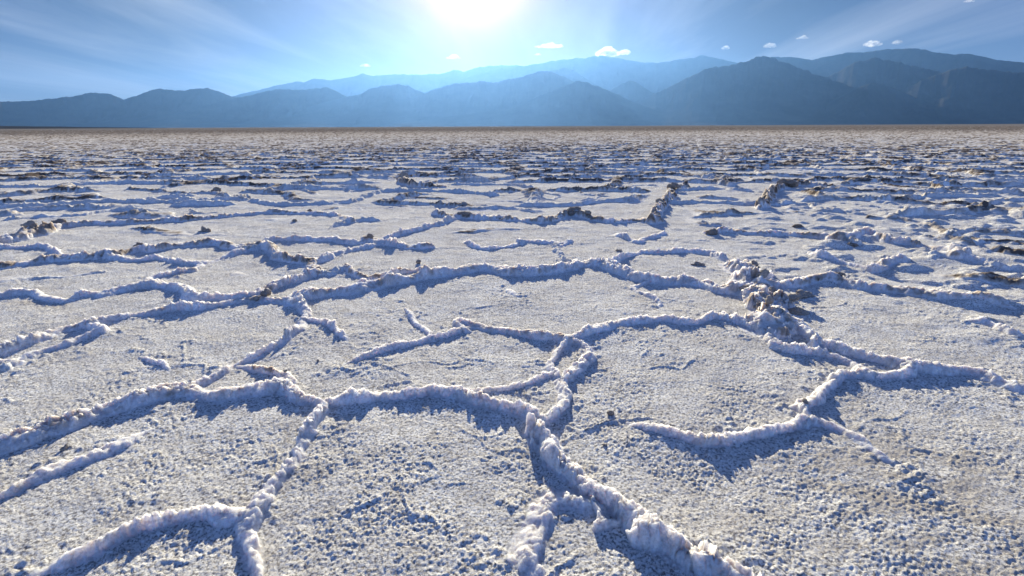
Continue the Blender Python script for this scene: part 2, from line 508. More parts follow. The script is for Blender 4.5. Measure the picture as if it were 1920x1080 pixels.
def base_height(x, y, r):
    far_f = 1 - 0.6 * sstep(10, 50, r)
    z = 0.030 * far_f * fbm(x / 2.3, y / 2.3, 11, 3)
    z += 0.012 * far_f * fbm(x / 0.45, y / 0.45, 21, 3)
    nearm = r < 40
    xs, ys, rs = x[nearm], y[nearm], r[nearm]
    pat = 0.34 + 0.58 * sstep(-0.35, 0.45, fbm(xs / 0.40, ys / 0.40, 5, 3))
    f = bumps(xs + 0.01 * perlin(xs / .03, ys / .03, 3), ys, 0.017, 31) * 0.008
    f += 0.0085 * fbm(xs / 0.034, ys / 0.042, 41, 4, 0.65)
    c1, c2, _ = worley(xs / 0.42 + 0.35 * perlin(xs / .2, ys / .2, 34), ys / 0.36 + 0.35 * perlin(xs / .2, ys / .2, 35), 36)
    f += 0.011 * np.exp(-((c2 - c1) / 0.07) ** 2) * sstep(0.0, 0.45, perlin(xs / 0.7, ys / 0.7, 37))
    f += 0.004 * fbm(xs / 0.014, ys / 0.014, 45, 2, 0.6) * (1 - sstep(3, 6, rs))
    f += bumps(xs, ys, 0.085, 33) ** 2 * 0.006 * sstep(0.0, 0.5, perlin(xs / 0.5, ys / 0.5, 8))
    z[nearm] += f * pat * (1 - sstep(12, 40, rs))
    # hummocky crust on the right-hand side and further out
    ang = np.arctan2(x, y)
    far = (r > 3) & (r < 700)
    xs, ys, rs, an = x[far], y[far], r[far], ang[far]
    h = np.clip(fbm(xs / 0.55, ys / 0.42, 51, 3) - 0.06, 0, 1)
    h2 = np.clip(fbm(xs / 1.6, ys / 1.3, 57, 3) - 0.1, 0, 1)
    wgt = 0.8 * sstep(math.radians(18), math.radians(36), an) * sstep(4.2, 7.5, rs) * (1 - 0.8 * sstep(10, 30, rs)) + 0.18 * sstep(4, 9, rs) - 0.06 * sstep(14, 40, rs)
    z[far] += (0.15 * h + 0.12 * h2) * wgt * (1 - 0.5 * sstep(200, 700, rs))
    return z


Zb = np.zeros_like(X)
Zb[:] = base_height(X.ravel(), Y.ravel(), R.ravel()).reshape(X.shape)
Zb[R > 900] = 0.0

# traced ridges, evaluated on the fine sector only
best = np.full(X.shape, -1.0)                # tallest ridge profile
owner = np.full(X.shape, -1, dtype=np.int32)
dirt_r = np.zeros_like(X)
crum_r = np.zeros_like(X)
neard = np.full(X.shape, 9.0)                # distance to the nearest traced ridge
sub = (R < 60) & (np.abs(A) < 1.1)
idx = np.flatnonzero(sub.ravel())
xf, yf, rf_ = X.ravel()[idx], Y.ravel()[idx], R.ravel()[idx]
wx = xf + 0.026 * fbm(xf / .07, yf / .07, 61, 4) + 0.05 * fbm(xf / .40, yf / .40, 62, 2)
wy = yf + 0.026 * fbm(xf / .07, yf / .07, 63, 4) + 0.05 * fbm(xf / .40, yf / .40, 64, 2)
bf, of, df, cf, nf = (a.ravel()[idx] for a in (best, owner, dirt_r, crum_r, neard))
wvar = np.clip(0.84 + 1.1 * fbm(xf / .34, yf / .34, 65, 4), 0.4, 1.5)
hvar = np.clip(0.86 + 1.15 * fbm(xf / .36, yf / .36, 66, 4, .6), 0.3, 1.6)
WORLD_RIDGES = []
_raw = [np.array([on_ground(a, b, r_[1] * 0.5) for a, b in r_[5]]) for r_ in RIDGES]
_dense = [catmull(p, 0.05) for p in _raw]
JOIN = []
for i_, p in enumerate(_raw):
    ends_ = []
    for e in (0, -1):
        bd, bp_ = 9.0, None
        for j_, q in enumerate(_dense):
            if j_ == i_:
                continue
            dd_ = np.hypot(*(q - p[e]).T)
            if dd_.min() < bd:
                bd, bp_ = dd_.min(), q[dd_.argmin()]
        reach = 0.30 if np.hypot(*p[e]) < 5 else 0.45
        ends_.append(bp_ if bd < reach else None)
    JOIN.append(ends_)
for ri, (lab, H, W, D, C, pts) in enumerate(RIDGES):
    yb = min(b for a, b in pts)
    H *= (0.37 if yb > 530 else 0.54) if H < 0.14 else (0.47 if yb > 600 else 0.72)
    W *= 0.66 if yb > 530 else 0.85
    p = np.array([on_ground(a, b, H * 0.75) for a, b in pts])
    ja, jb = JOIN[ri]
    if ja is not None and np.hypot(*(ja - p[0])) > 0.05:
        p = np.vstack([ja, p])
    if jb is not None and np.hypot(*(jb - p[-1])) > 0.05:
        p = np.vstack([p, jb])
    p = catmull(p, 0.06)
    WORLD_RIDGES.append(p)
    ext = W * 2.2 + 0.4
    m = (xf > p[:, 0].min() - ext) & (xf < p[:, 0].max() + ext) & (yf > p[:, 1].min() - ext) & (yf < p[:, 1].max() + ext)
    k = np.flatnonzero(m)
    qx, qy = wx[k], wy[k]
    dmin = np.full(len(k), 9.0)
    smin = np.zeros(len(k))
    side = np.zeros(len(k))
    seg = np.linalg.norm(np.diff(p, axis=0), axis=1)
    s0 = np.concatenate([[0], np.cumsum(seg)])
    L = s0[-1]
    for i in range(len(p) - 1):
        a, b = p[i], p[i + 1]
        mm = np.flatnonzero((np.abs(qx - (a[0] + b[0]) / 2) < ext) & (np.abs(qy - (a[1] + b[1]) / 2) < ext))
        if not len(mm):
            continue
        ax_, ay_ = qx[mm] - a[0], qy[mm] - a[1]
        dx, dy = b - a
        t = np.clip((ax_ * dx + ay_ * dy) / (dx * dx + dy * dy + 1e-9), 0, 1)
        ex, ey = ax_ - t * dx, ay_ - t * dy
        dd = np.hypot(ex, ey)
        u = dd < dmin[mm]
        w = mm[u]
        dmin[w] = dd[u]
        smin[w] = s0[i] + t[u] * seg[i]
        side[w] = np.sign(dx * ey - dy * ex)[u]
    taper = np.minimum(sstep(-0.02, 0.22, smin) if ja is None else np.ones_like(smin) * 0.9,
                       sstep(-0.02, 0.22, L - smin) if jb is None else np.ones_like(smin) * 0.9)
    ww = W * wvar[k] * (0.6 + 0.4 * taper)
    q = np.clip(1 - (dmin / ww) ** 2, 0, 1)
    prof = q ** 0.6
    # a split runs along parts of the crest, where the two slabs pushed up
    crack = np.exp(-((dmin - 0.12 * W * np.sin(smin * 9 + ri)) / (0.10 * W)) ** 2) * sstep(0.0, 0.25, np.sin(smin * 2.3 + ri * 1.7) + 0.3 * np.sin(smin * 7.1))
    hh = H * hvar[k] * (0.30 + 0.70 * taper) * (prof - 0.30 * crack * q)
    hh *= 1 + 0.45 * np.sin(smin * 3.1 + ri * 2.0) * side * np.clip(dmin / ww, 0, 1)
    if yb < 500:
        hh += H * 0.75 * q * np.clip(fbm(xf[k] / .30, yf[k] / .30, 67, 4, .6) * 1.6 - 0.05, -0.25, 1.0)
    hh += 0.012 * np.exp(-(dmin / (W * 1.9)) ** 2) * taper - 0.012 * np.exp(-1.0 / 0.9) * 0
    hh -= 0.008
    nf[k] = np.minimum(nf[k], dmin)
    better = (hh > bf[k]) & (dmin < W * 1.9)
    kk = k[better]
    bf[kk] = hh[better]
    of[kk] = ri
    df[kk] = D
    cf[kk] = C
# crumbs fallen off along the foot of the ridges
Zb.ravel()[idx] += (bumps(xf, yf, 0.048, 111) ** 2 * 0.016 + bumps(xf, yf, 0.11, 112) ** 2 * 0.008) \
    * np.exp(-(nf / 0.24) ** 2) * sstep(-0.05, 0.3, fbm(xf / 0.22, yf / 0.22, 113, 3)) * (1 - sstep(20, 40, rf_))
best.ravel()[idx] = bf
owner.ravel()[idx] = of
dirt_r.ravel()[idx] = df
crum_r.ravel()[idx] = cf
neard.ravel()[idx] = nf

# the countless ridges further out: a network of polygons
netm = (R > 5.5) & (R < 600)
xn, yn, rn = X[netm], Y[netm], R[netm]
wxn = xn + 0.55 * fbm(xn / 2.2, yn / 2.2, 71, 3) + 0.06 * fbm(xn / .22, yn / .22, 73, 2)
wyn = yn + 0.55 * fbm(xn / 2.2, yn / 2.2, 72, 3) + 0.06 * fbm(xn / .22, yn / .22, 74, 2)
f1, f2, idn = worley(wxn / 3.1, wyn / 1.9, 81)
g1_, g2_, idg = worley(wxn / 1.05 + 5, wyn / 0.9, 83)
wid = 0.095 + 0.045 * perlin(xn / 1.5, yn / 1.5, 75) + 0.05 * sstep(15, 50, rn)
e1 = (f2 - f1)
pr = np.clip(1 - (e1 / np.maximum(wid, .02)) ** 2, 0, 1) ** 0.7
e2 = (g2_ - g1_)
pr2 = np.clip(1 - (e2 / 0.11) ** 2, 0, 1) ** 0.8 * sstep(-0.1, 0.35, perlin(xn / 2.5, yn / 2.5, 78))
hv = np.clip(0.78 + 1.0 * fbm(xn / 0.9, yn / 0.9, 76, 3), 0.35, 1.6)
grow = 0.102 * (1 - 0.36 * sstep(14, 60, rn))
hn = grow * hv * np.maximum(pr, 0.38 * pr2)
nd = neard[netm]
clear = sstep(0.35, 0.9, nd)
zone = sstep(8.5, 12.5, rn)
side_r = sstep(0.30, 0.5, np.arctan2(xn, yn)) * sstep(5.5, 7.5, rn) * 0.45 + 0.28 * sstep(5.5, 7.0, rn)
hn *= np.maximum(zone, side_r) * np.where(rn < 22, clear, 1) * (1 - 0.35 * sstep(250, 600, rn))
hn -= 0.008
NET = len(RIDGES)
bn_, on_, dn_, cn_ = best[netm], owner[netm], dirt_r[netm], crum_r[netm]
better = hn > bn_
bn_[better] = hn[better]
on_[better] = NET
dn_[better] = (0.50 + 0.36 * sstep(10, 40, rn) + 0.8 * perlin(xn / 3.1, yn / 2.4, 79))[better]
cn_[better] = 0.7
best[netm], owner[netm], dirt_r[netm], crum_r[netm] = bn_, on_, dn_, cn_

# crumbly crust on the ridges
rid = best > -0.003
xr, yr, hr, cr_, rr = X[rid], Y[rid], np.clip(best[rid], 0, None), crum_r[rid], R[rid]
near_f = 1 - sstep(30, 80, rr)
midf = sstep(6, 12, rr)
up = sstep(0.0, 0.035, hr)
b1 = bumps(xr, yr, 0.060, 91)
b2 = bumps(xr, yr, 0.026, 92)
b3 = bumps(xr, yr, 0.15, 96)
rough_m = 0.35 + 1.1 * sstep(-0.3, 0.4, fbm(xr / 0.4, yr / 0.4, 99, 2))
p1, p2, pid = worley(xr / 0.105 + 0.5 * perlin(xr / .06, yr / .06, 141), yr / 0.085 + 0.5 * perlin(xr / .06, yr / .06, 142), 143)
plates = (pid - 0.5) * 0.034 - 0.020 * np.exp(-((p2 - p1) / 0.10) ** 2)
plates *= np.clip(hr / 0.05, 0, 1.3) * sstep(-0.35, 0.2, fbm(xr / 0.5, yr / 0.5, 144, 2))
zadd = up * near_f * rough_m * (plates * (0.5 + cr_) + (b1 - 0.35) * 0.020 * (0.35 + cr_) * np.clip(hr / 0.06, 0.4, 1.6)
                      + (b2 - 0.3) * 0.016 + (b3 - 0.3) * (0.022 + 0.03 * midf) * cr_ ** 2
                      + 0.020 * fbm(xr / 0.05, yr / 0.05, 93, 4, .68, True))
best_r = best.copy()
best_r[rid] = best[rid] + zadd
DX = np.zeros_like(X)
DY = np.zeros_like(X)
DX[rid] = up * near_f * (0.022 * fbm(xr / 0.045, yr / 0.045, 94, 2) + 0.012 * fbm(xr / .13, yr / .13, 97, 2)) * (0.5 + cr_)
DY[rid] = up * near_f * (0.022 * fbm(xr / 0.045, yr / 0.045, 95, 2) + 0.012 * fbm(xr / .13, yr / .13, 98, 2)) * (0.5 + cr_)

# dirt amount for the material; far part also holds the crust's self-shadow
dirtShadeG = 0.10 + 0.10 * fbm(X / 1.3, Y / 1.3, 101, 3) + 0.30 * np.clip(perlin(X / 0.16, Y / 0.12, 103) - 0.42, 0, 1)
dirtShadeG += 0.18 * sstep(14, 50, R) + 0.66 * sstep(40, 240, R)  # browner crust far out, its missing self-shadow darkened into the colour
_c = on_ground(1800, 960)
dirtShadeG += 0.24 * np.exp(-(((X - _c[0]) / 0.9) ** 2 + ((Y - _c[1]) / 0.8) ** 2)) * sstep(-0.3, 0.3, fbm(X / 0.3, Y / 0.12, 131, 3))
dirtShadeG += 0.10 * sstep(0.05, 0.5, fbm(X / 3.0, Y / 3.0, 109, 3)) 
dirtShadeR = dirtShadeG.copy()
pn = fbm(xr / 0.33, yr / 0.33, 105, 3)
pn2 = fbm(xr / 0.07, yr / 0.07, 107, 3)
dirtShadeR[rid] = -0.02 + 0.10 * midf + 0.55 * sstep(60, 300, rr) + dirt_r[rid] * (0.85 + 1.9 * pn + 1.1 * pn2) * sstep(0.0, 0.02, hr) + 0.12 * pn2  # far term also colours in the ridges' self-shadow


def face_index(r0, r1, a0, a1, wrap=False):
    i = np.arange(r0, r1)[:, None]
    j = np.arange(a0, a1)[None, :]
    j2 = (j + 1) % NA if wrap else j + 1
    # vertex order gives upward normals (azimuth runs clockwise)
    return np.stack([i * NA + j, (i + 1) * NA + j, (i + 1) * NA + j2, i * NA + j2], -1).reshape(-1, 4)


# mud worked up along the foot of the dirtier ridges
dirtShadeG += 0.62 * np.clip(dirt_r, 0, .6) * np.exp(-(neard / 0.20) ** 2) * sstep(-0.15, 0.4, fbm(X / 0.28, Y / 0.28, 121, 3))

# ---- ground sheet
Vg = np.stack([X, Y, Zb], -1).reshape(-1, 3)
Fg = face_index(0, NR - 1, 0, NA, True)
centre = np.array([[0, 0, float(Zb[0].mean())]])
Vg = np.vstack([Vg, centre])
dG = np.append(dirtShadeG.ravel(), 0.1)
grain = (1 - sstep(15, 80, R)).ravel()
j = np.arange(NA)
capf = np.stack([np.full(NA, NR * NA), j, (j + 1) % NA, (j + 1) % NA], -1)
me = make_mesh('salt_flat', Vg, Fg, MAT_SALT, {'dirt_shade': dG, 'grain': np.append(grain, 1.0)})
link('ground', me, 'rough white salt crust covering the whole valley floor', 'ground', 'structure')

# ---- ridges lifted off the same survey
own_f = owner.ravel()
bh = best.ravel()
Fs = face_index(0, NR - 1, 0, NFINE - 1)
Fs = Fs[(bh[Fs] > -0.003).any(1)]
hsum = bh[Fs]
fo = own_f[Fs[np.arange(len(Fs)), hsum.argmax(1)]]
Vr = np.stack([X + DX, Y + DY, Zb + np.maximum(best_r, -0.012)], -1).reshape(-1, 3)
dR = dirtShadeR.ravel()


def cut(faces):
    u, inv = np.unique(faces, return_inverse=True)
    return u, inv.reshape(-1, 4)


order = np.argsort(fo, kind='stable')
bounds = np.searchsorted(fo[order], np.arange(NET + 2))
rest = []


def largest_piece(f):
    """mask of the faces in the biggest connected piece, unless the rest is big too"""
    u, inv = np.unique(f, return_inverse=True)
    q = inv.reshape(-1, 4)
    lab_ = np.arange(len(u))
    while True:
        m = lab_[q].min(1)
        new = lab_.copy()
        for c in range(4):
            np.minimum.at(new, q[:, c], m)
        new = new[new]
        if (new == lab_).all():
            break
        lab_ = new
    fl = lab_[q[:, 0]]
    ids, cnt = np.unique(fl, return_counts=True)
    keep = ids[cnt == cnt.max()][0]
    return fl == keep


for ri in range(NET + 1):
    fs = Fs[order[bounds[ri]:bounds[ri + 1]]]
    if not len(fs):
        print('ridge without faces', ri)
        continue
    if ri == NET or RIDGES[ri][0] is None:
        rest.append(fs)
        continue
    big = largest_piece(fs)
    if (~big).any():
        rest.append(fs[~big])
        fs = fs[big]
    u, q = cut(fs)
    me = make_mesh('salt_ridge', Vr[u], q, MAT_RIDGE, {'dirt_shade': dR[u], 'grain': grain[u]})
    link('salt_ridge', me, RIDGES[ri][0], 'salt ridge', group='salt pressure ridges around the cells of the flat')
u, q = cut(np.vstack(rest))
me = make_mesh('salt_ridges', Vr[u], q, MAT_FAR, {'dirt_shade': dR[u], 'grain': grain[u]})
link('distant_salt_crust', me, 'mass of broken salt ridges and dirty crust stretching to the horizon', 'salt crust', 'stuff')


def surface_z(x, y):
    """height of the built crust at a point"""
    r = math.hypot(x, y)
    a = math.atan2(x, y)
    i = int(np.searchsorted(radii, r))
    jj = int(np.searchsorted(fine, a))
    z = 0
    for di in (-1, 0):
        for dj in (-1, 0):
            z = max(z, Zb[i + di, jj + dj] + max(0.0, best_r[i + di, jj + dj]))
    return z


# ------------------------------------------------------------------ loose clods and stones
def ico(level):
    t = (1 + 5 ** 0.5) / 2
    v = [(-1, t, 0), (1, t, 0), (-1, -t, 0), (1, -t, 0), (0, -1, t), (0, 1, t), (0, -1, -t), (0, 1, -t), (t, 0, -1), (t, 0, 1), (-t, 0, -1), (-t, 0, 1)]
    f = [(0, 11, 5), (0, 5, 1), (0, 1, 7), (0, 7, 10), (0, 10, 11), (1, 5, 9), (5, 11, 4), (11, 10, 2), (10, 7, 6), (7, 1, 8),
         (3, 9, 4), (3, 4, 2), (3, 2, 6), (3, 6, 8), (3, 8, 9), (4, 9, 5), (2, 4, 11), (6, 2, 10), (8, 6, 7), (9, 8, 1)]
    v = [np.array(a) / np.linalg.norm(a) for a in v]
    for _ in range(level):
        cache = {}
        nfs = []

        def midp(a, b):
            k = (min(a, b), max(a, b))
            if k not in cache:
                m = v[a] + v[b]
                v.append(m / np.linalg.norm(m))
                cache[k] = len(v) - 1
            return cache[k]
        for a, b, c in f:
            ab, bc, ca = midp(a, b), midp(b, c), midp(c, a)
            nfs += [(a, ab, ca), (b, bc, ab), (c, ca, bc), (ab, bc, ca)]
        f = nfs
    return np.array(v), np.array(f)


ICO_V, ICO_F = ico(3)


def chunk(rng, seed):
    """one angular broken lump"""
    v = ICO_V.copy()
    rad = np.full(len(v), 1.0)
    for _ in range(13):
        c = rng.normal(size=3)
        c /= np.linalg.norm(c)
        lim = 0.45 + 0.40 * rng.rand()
        d = (v @ c) * rad
        rad = np.where(d > lim, rad * (lim + (d - lim) * 0.12) / np.maximum(d, 1e-3), rad)
    n = fbm(v[:, 0] * 2.5 + seed, v[:, 1] * 2.5 + v[:, 2] * 3.1, seed, 4, .6)
    n2 = fbm(v[:, 2] * 8 + seed, v[:, 0] * 8 - v[:, 1] * 7, seed + 9, 3, .6)
    rad = rad * (1 + 0.30 * n + 0.20 * n2)
    return v * rad[:, None], n


def clod_mesh(seed, w, h, count):
    """a clod of dried mud and salt: several broken lumps stuck together"""
    rng = np.random.RandomState(seed)
    Vs, Fs_, D_ = [], [], []
    for q in range(count):
        v, n = chunk(rng, seed * 7 + q)
        t_ = rng.rand() * 2 * math.pi
        r_ = 0.0 if count == 1 else (0.1 + 0.9 * rng.rand()) * 0.36
        sc_ = (0.52 if count == 1 else 0.22 + 0.20 * rng.rand())
        hh = (1 - 0.8 * r_ / 0.4) * (0.5 + 0.5 * rng.rand()) if count > 1 else 0.5
        fl = 0.55 + 0.7 * rng.rand()
        ca, sa = math.cos(t_ * 3), math.sin(t_ * 3)
        v = np.stack([v[:, 0] * ca - v[:, 2] * sa, v[:, 1], v[:, 0] * sa + v[:, 2] * ca], -1)
        p = v * np.array([w * sc_, w * sc_ * 0.8, h * sc_ * 1.25 * fl])
        p += np.array([math.cos(t_) * r_ * w, math.sin(t_) * r_ * w * 0.7, h * hh * 0.55])
        Vs.append(p)
        Fs_.append(ICO_F + q * len(ICO_V))
        D_.append(0.35 + 0.9 * n + 0.5 * (rng.rand() - 0.5))
    return np.vstack(Vs), np.vstack(Fs_), np.concatenate(D_)


CLODS = [
    # px, py of the base, width m, height m, colour lift, label
    (786, 490, .085, .075, 0.3, "dark round stone alone on the white cell behind the longest ridge"),
    (1308, 493, .17, .075, 0.4, "flat brown chip lying left of the crumbling tan mound"),
    (552, 414, .14, .08, 0.6, "dark brown clod alone in the cell behind the hooking ridge"),
    (1145, 768, .045, .030, 0.3, "small brown clod on the bare cell right of the centre ridge"),
    (121, 834, .055, .045, -0.6, "small tan lump in the shadow under the broad split ridge"),
    (500, 552, .13, .11, 0.5, "brown layered clod crowning the junction left of centre"),
    (484, 560, .08, .05, 0.4, "small brown chunk leaning left of the layered clod"),
    (1573, 522, .15, .08, 0.8, "nearly black clod on top of the long dirty right ridge"),
    (1506, 553, .17, .09, -0.1, "tan jagged clod farthest right of the crumbling mound"),
    (1486, 569, .15, .065, 0.2, "flat brown clod tucked against the right foot of the mound"),
    (1500, 582, .17, .06, 0.2, "low brown slab nearest the viewer beside the mound"),
    (1596, 458, .24, .07, 0.7, "dark flat slab at the end of the dirty broken ridge"),
    (1495, 424, .26, .09, 0.8, "dark brown clod alone behind the dirty broken ridge"),
    (1336, 437, .25, .14, 0.7, "dark rounded lump left end of the dirty broken ridge"),
    (1159, 467, .10, .07, -0.5, "pale tan clod between thin ridges behind the longest ridge"),
    (581, 394, .13, .08, 0.7, "small dark clod sitting on the long ridge at left"),
    (1074, 402, .42, .19, 0.7, "large dark brown heap top near the centre"),
    (1102, 407, .22, .12, 0.5, "brown clod right of the large dark heap"),
    (1411, 500, .16, .12, 0.2, "brown clod on the far end of the tan mound"),
    (1428, 530, .15, .10, -0.3, "tan clod in the middle of the mound top"),
    (1398, 545, .12, .06, 0.2, "brown clod at the left foot of the tan mound"),
    (1450, 552, .20, .15, -0.4, "biggest tan block on top of the mound"),
    (1437, 592, .09, .10, -0.2, "upright tan clod at the near end of the mound"),
    (264, 462, .22, .13, 0.7, "dark brown clod topping the long dark left ridge"),
    (382, 432, .20, .15, 0.4, "brown clod below the long ridge at left"),
    (114, 421, .30, .17, 0.5, "brown clod near the left edge behind the tan block"),
    (62, 438, .28, .16, -0.5, "tan block at the end of the left edge ridge"),
    (1262, 356, .40, .20, 0.8, "dark clod on the ridge running away right of centre"),
    (757, 334, .55, .36, 0.1, "upright ragged tan lump standing left of centre in the distance"),
    (1478, 350, .60, .24, 0.7, "dark clod topping the farther ridge near the right third"),
    (1508, 757, .055, .04, -0.3, "tan knob at the start of the hooked ridge"),
    (1135, 826, .030, .022, -0.9, "tiny white lump in the bare cell below the small brown clod"),
    (67, 800, .035, .022, 0.4, "small reddish crumb on top of the broad split ridge"),
    (536, 700, .035, .028, 0.3, "brown crumb on the short tan spur above the junction"),
    (692, 450, .16, .09, 0.5, "dark lump where two thin ridges cross left of centre"),
    (660, 583, .018, .014, 0.3, "tiny grey pebble in the cell under the longest ridge"),
    (595, 672, .022, .018, 0.0, "small grey pebble in the cell right of the winding ridge"),
    (405, 356, .30, .16, 0.5, "brown clod in the middle distance at left"),
    (1236, 386, .28, .15, 0.2, "tan clod at the near end of the ridge running away"),
    (870, 405, .34, .12, 0.6, "low brown clod left of the large dark heap"),
]
for k, (px, py, w, h, lift, lab) in enumerate(CLODS):
    x, y = on_ground(px, py, 0.03)
    if py < 470:
        w, h = w * 0.78, h * 0.85
    z = surface_z(x, y)
    cnt = 1 if w < 0.05 else 3 if w < 0.09 else 6 if w < 0.2 else 9
    p, f, dd = clod_mesh(300 + k, w, h, cnt)
    p[:, 2] -= max(p[:, 2].min(), -0.3 * h)
    top = p[:, 2].max()
    me = make_mesh('clod', p, f, MAT_CLOD, {'dirt_shade': dd * 0.50 + lift * 0.42, 'grain': dd * 0 + 1})
    o = link('dirt_clod', me, lab, 'clod', group='loose clods and stones on the crust')
    on_r = max(0.0, z)
    o.location = (x, y, z - 0.32 * top)

# ------------------------------------------------------------------ mountains
def rock_material():
    m, t, b, out = new_mat('desert_mountain_rock')
    geo = N(t, 'ShaderNodeNewGeometry')
    n1 = N(t, 'ShaderNodeTexNoise', inp={0: geo.outputs['Position'], 'Scale': 0.0016, 'Detail': 8.0, 'Roughness': 0.6}).outputs[0]
    c = ramp(t, n1, [(0.3, (0.030, 0.030, 0.032)), (0.7, (0.052, 0.050, 0.050))])
    t.links.new(c, b.inputs['Base Color'])
    b.inputs['Roughness'].default_value = 1.0
    b.inputs['Specular IOR Level'].default_value = 0.0
    return m


MAT_ROCK = rock_material()


def mountain(label, dist, pts, front=2.2, ends=(0, 0), jag=0.045, seed=1, tail=250):
    """a range whose crest stands 'dist' metres off, built with a front slope, spurs, gullies and a back slope"""
    pts = np.array(pts, float)
    if ends[0]:
        pts = np.vstack([[pts[0, 0] - tail, 236], pts])
    if ends[1]:
        pts = np.vstack([pts, [pts[-1, 0] + tail, 236]])
    xs = np.arange(pts[0, 0], pts[-1, 0], 1.6)
    ys = np.interp(xs, pts[:, 0], pts[:, 1])
    d = np.array([ray(a, b) for a, b in zip(xs, ys)])
    az_ = np.arctan2(d[:, 0], d[:, 1])
    el = np.arctan2(d[:, 2], np.hypot(d[:, 0], d[:, 1]))
    crest_d = dist * (1 + 0.05 * fbm(xs / 130, xs * 0, seed, 3))
    crest = np.tan(np.maximum(el, 0.0003)) * crest_d
    crest = crest * (1 + jag * fbm(xs / 16.0, xs * 0 + 3, seed + 3, 3, .6))
    nv = 44
    v = np.concatenate([np.linspace(0, 1, nv), 1 + np.linspace(0.06, 1, 14)])
    V, C = np.meshgrid(v, crest)
    _, Az = np.meshgrid(v, az_)
    _, Cd = np.meshgrid(v, crest_d)
    Hm = crest.max()
    rad_ = Cd + np.where(V < 1, (V - 1) * Hm * front, (V - 1) * Hm * 2.0)
    x = np.sin(Az) * rad_
    y = np.cos(Az) * rad_
    prof = np.where(V < 1, 0.02 * V + 0.98 * V ** 1.9, np.clip(2 - V, 0, 1) ** 1.3)
    spur = fbm(x / (0.55 * Hm), y / (1.3 * Hm), seed + 20, 5, 0.55, True)
    z = C * prof + spur * 0.20 * C * np.sin(np.pi * np.clip(V, 0, 1)) ** 1.0 * np.where(V < 1, V, 0) * np.where(V > 1, 0, 1)
    z = np.minimum(z, C * (0.15 + 0.85 * np.clip(V * 1.05, 0, 1))) if True else z
    z -= 3.0
    P = np.stack([x, y, z], -1).reshape(-1, 3)
    na, nb = len(xs), len(v)
    i = np.arange(na - 1)[:, None]
    j_ = np.arange(nb - 1)[None, :]
    Q = np.stack([i * nb + j_, (i + 1) * nb + j_, (i + 1) * nb + j_ + 1, i * nb + j_ + 1], -1).reshape(-1, 4)
    me = make_mesh('mountain', P, Q, MAT_ROCK)
    link('mountain', me, label, 'mountain', 'structure', 'mountain ranges across the valley')


mountain('low rounded blue range at the far left with two humps', 21000,
         [(-120, 194), (0, 190), (30, 190), (65, 188), (110, 183), (140, 180), (165, 174), (180, 173), (210, 177), (232, 186), (260, 178), (285, 168), (298, 166), (320, 168), (345, 170), (360, 166), (390, 165), (410, 171), (430, 179), (470, 192), (520, 205)], ends=(1, 1), seed=3)
mountain('blue foothill range left of centre in front of the pale crest', 19500,
         [(330, 212), (380, 200), (420, 187), (470, 178), (500, 170), (530, 167), (560, 168), (585, 167), (610, 163), (630, 170), (650, 182), (690, 196)], ends=(1, 1), seed=5)
mountain('pale far crest rising from left towards the sun', 30000,
         [(380, 198), (430, 182), (455, 175), (480, 170), (510, 162), (540, 156), (555, 152), (570, 154), (590, 147), (620, 150), (650, 146), (680, 138), (700, 142), (740, 139), (780, 140), (830, 138), (850, 131), (870, 134), (900, 125), (950, 122), (1000, 124), (1060, 130), (1120, 140)], ends=(1, 1), jag=0.02, seed=7)
mountain('palest snowless high crest directly below the sun', 27500,
         [(860, 150), (900, 138), (950, 126), (1000, 121), (1050, 112), (1100, 108), (1125, 104), (1160, 109), (1200, 116), (1230, 118), (1270, 112), (1300, 108), (1315, 103), (1340, 108), (1370, 115), (1390, 118), (1430, 128), (1480, 145)], ends=(1, 1), jag=0.02, seed=9)
mountain('blue ridge with a rounded top between the left foothills and centre', 18500,
         [(560, 208), (600, 194), (640, 183), (670, 178), (690, 168), (720, 160), (750, 158), (765, 160), (780, 168), (810, 180), (850, 195)], ends=(1, 1), seed=11)
mountain('jagged grey blue range just left of the picture centre', 17500,
         [(640, 212), (700, 196), (730, 188), (760, 185), (790, 178), (820, 165), (850, 157), (880, 155), (905, 152), (925, 155), (945, 150), (975, 145), (1000, 137), (1015, 132), (1035, 135), (1050, 140), (1070, 150), (1100, 163), (1140, 180)], ends=(1, 1), seed=13)
mountain('small hazy summit peeping over the central range', 22500,
         [(1000, 150), (1030, 135), (1050, 127), (1065, 127), (1080, 135), (1100, 148), (1130, 165)], ends=(1, 1), seed=15)
mountain('dark pointed foothill right of the central range', 14500,
         [(960, 202), (1000, 184), (1040, 168), (1060, 160), (1085, 152), (1105, 155), (1130, 165), (1160, 178), (1190, 192), (1230, 206)], ends=(1, 1), seed=17)
mountain('small hazy foothill between the pointed foothill and the great peak', 18800,
         [(1110, 190), (1140, 172), (1160, 160), (1180, 150), (1200, 158), (1220, 172), (1260, 190)], ends=(1, 1), seed=19)
mountain('great dark blue peak right of centre with broad flanks', 16500,
         [(1160, 205), (1200, 188), (1240, 170), (1290, 145), (1330, 127), (1370, 122), (1400, 114), (1430, 104), (1450, 108), (1490, 124), (1540, 143), (1590, 160), (1640, 178), (1700, 196)], ends=(1, 1), seed=21)
mountain('long high crest filling the upper right skyline', 24000,
         [(1380, 125), (1420, 112), (1450, 106), (1490, 107), (1520, 112), (1550, 106), (1590, 98), (1620, 98), (1660, 92), (1700, 91), (1720, 90), (1750, 97), (1790, 102), (1815, 100), (1840, 105), (1870, 112), (1900, 115), (1960, 122), (2100, 135)], ends=(1, 1), jag=0.015, seed=23)
mountain('dark shoulder mountain in front of the right skyline crest', 18000,
         [(1500, 165), (1540, 150), (1570, 134), (1600, 118), (1640, 108), (1680, 115), (1720, 125), (1780, 138), (1850, 160)], ends=(1, 1), seed=25)
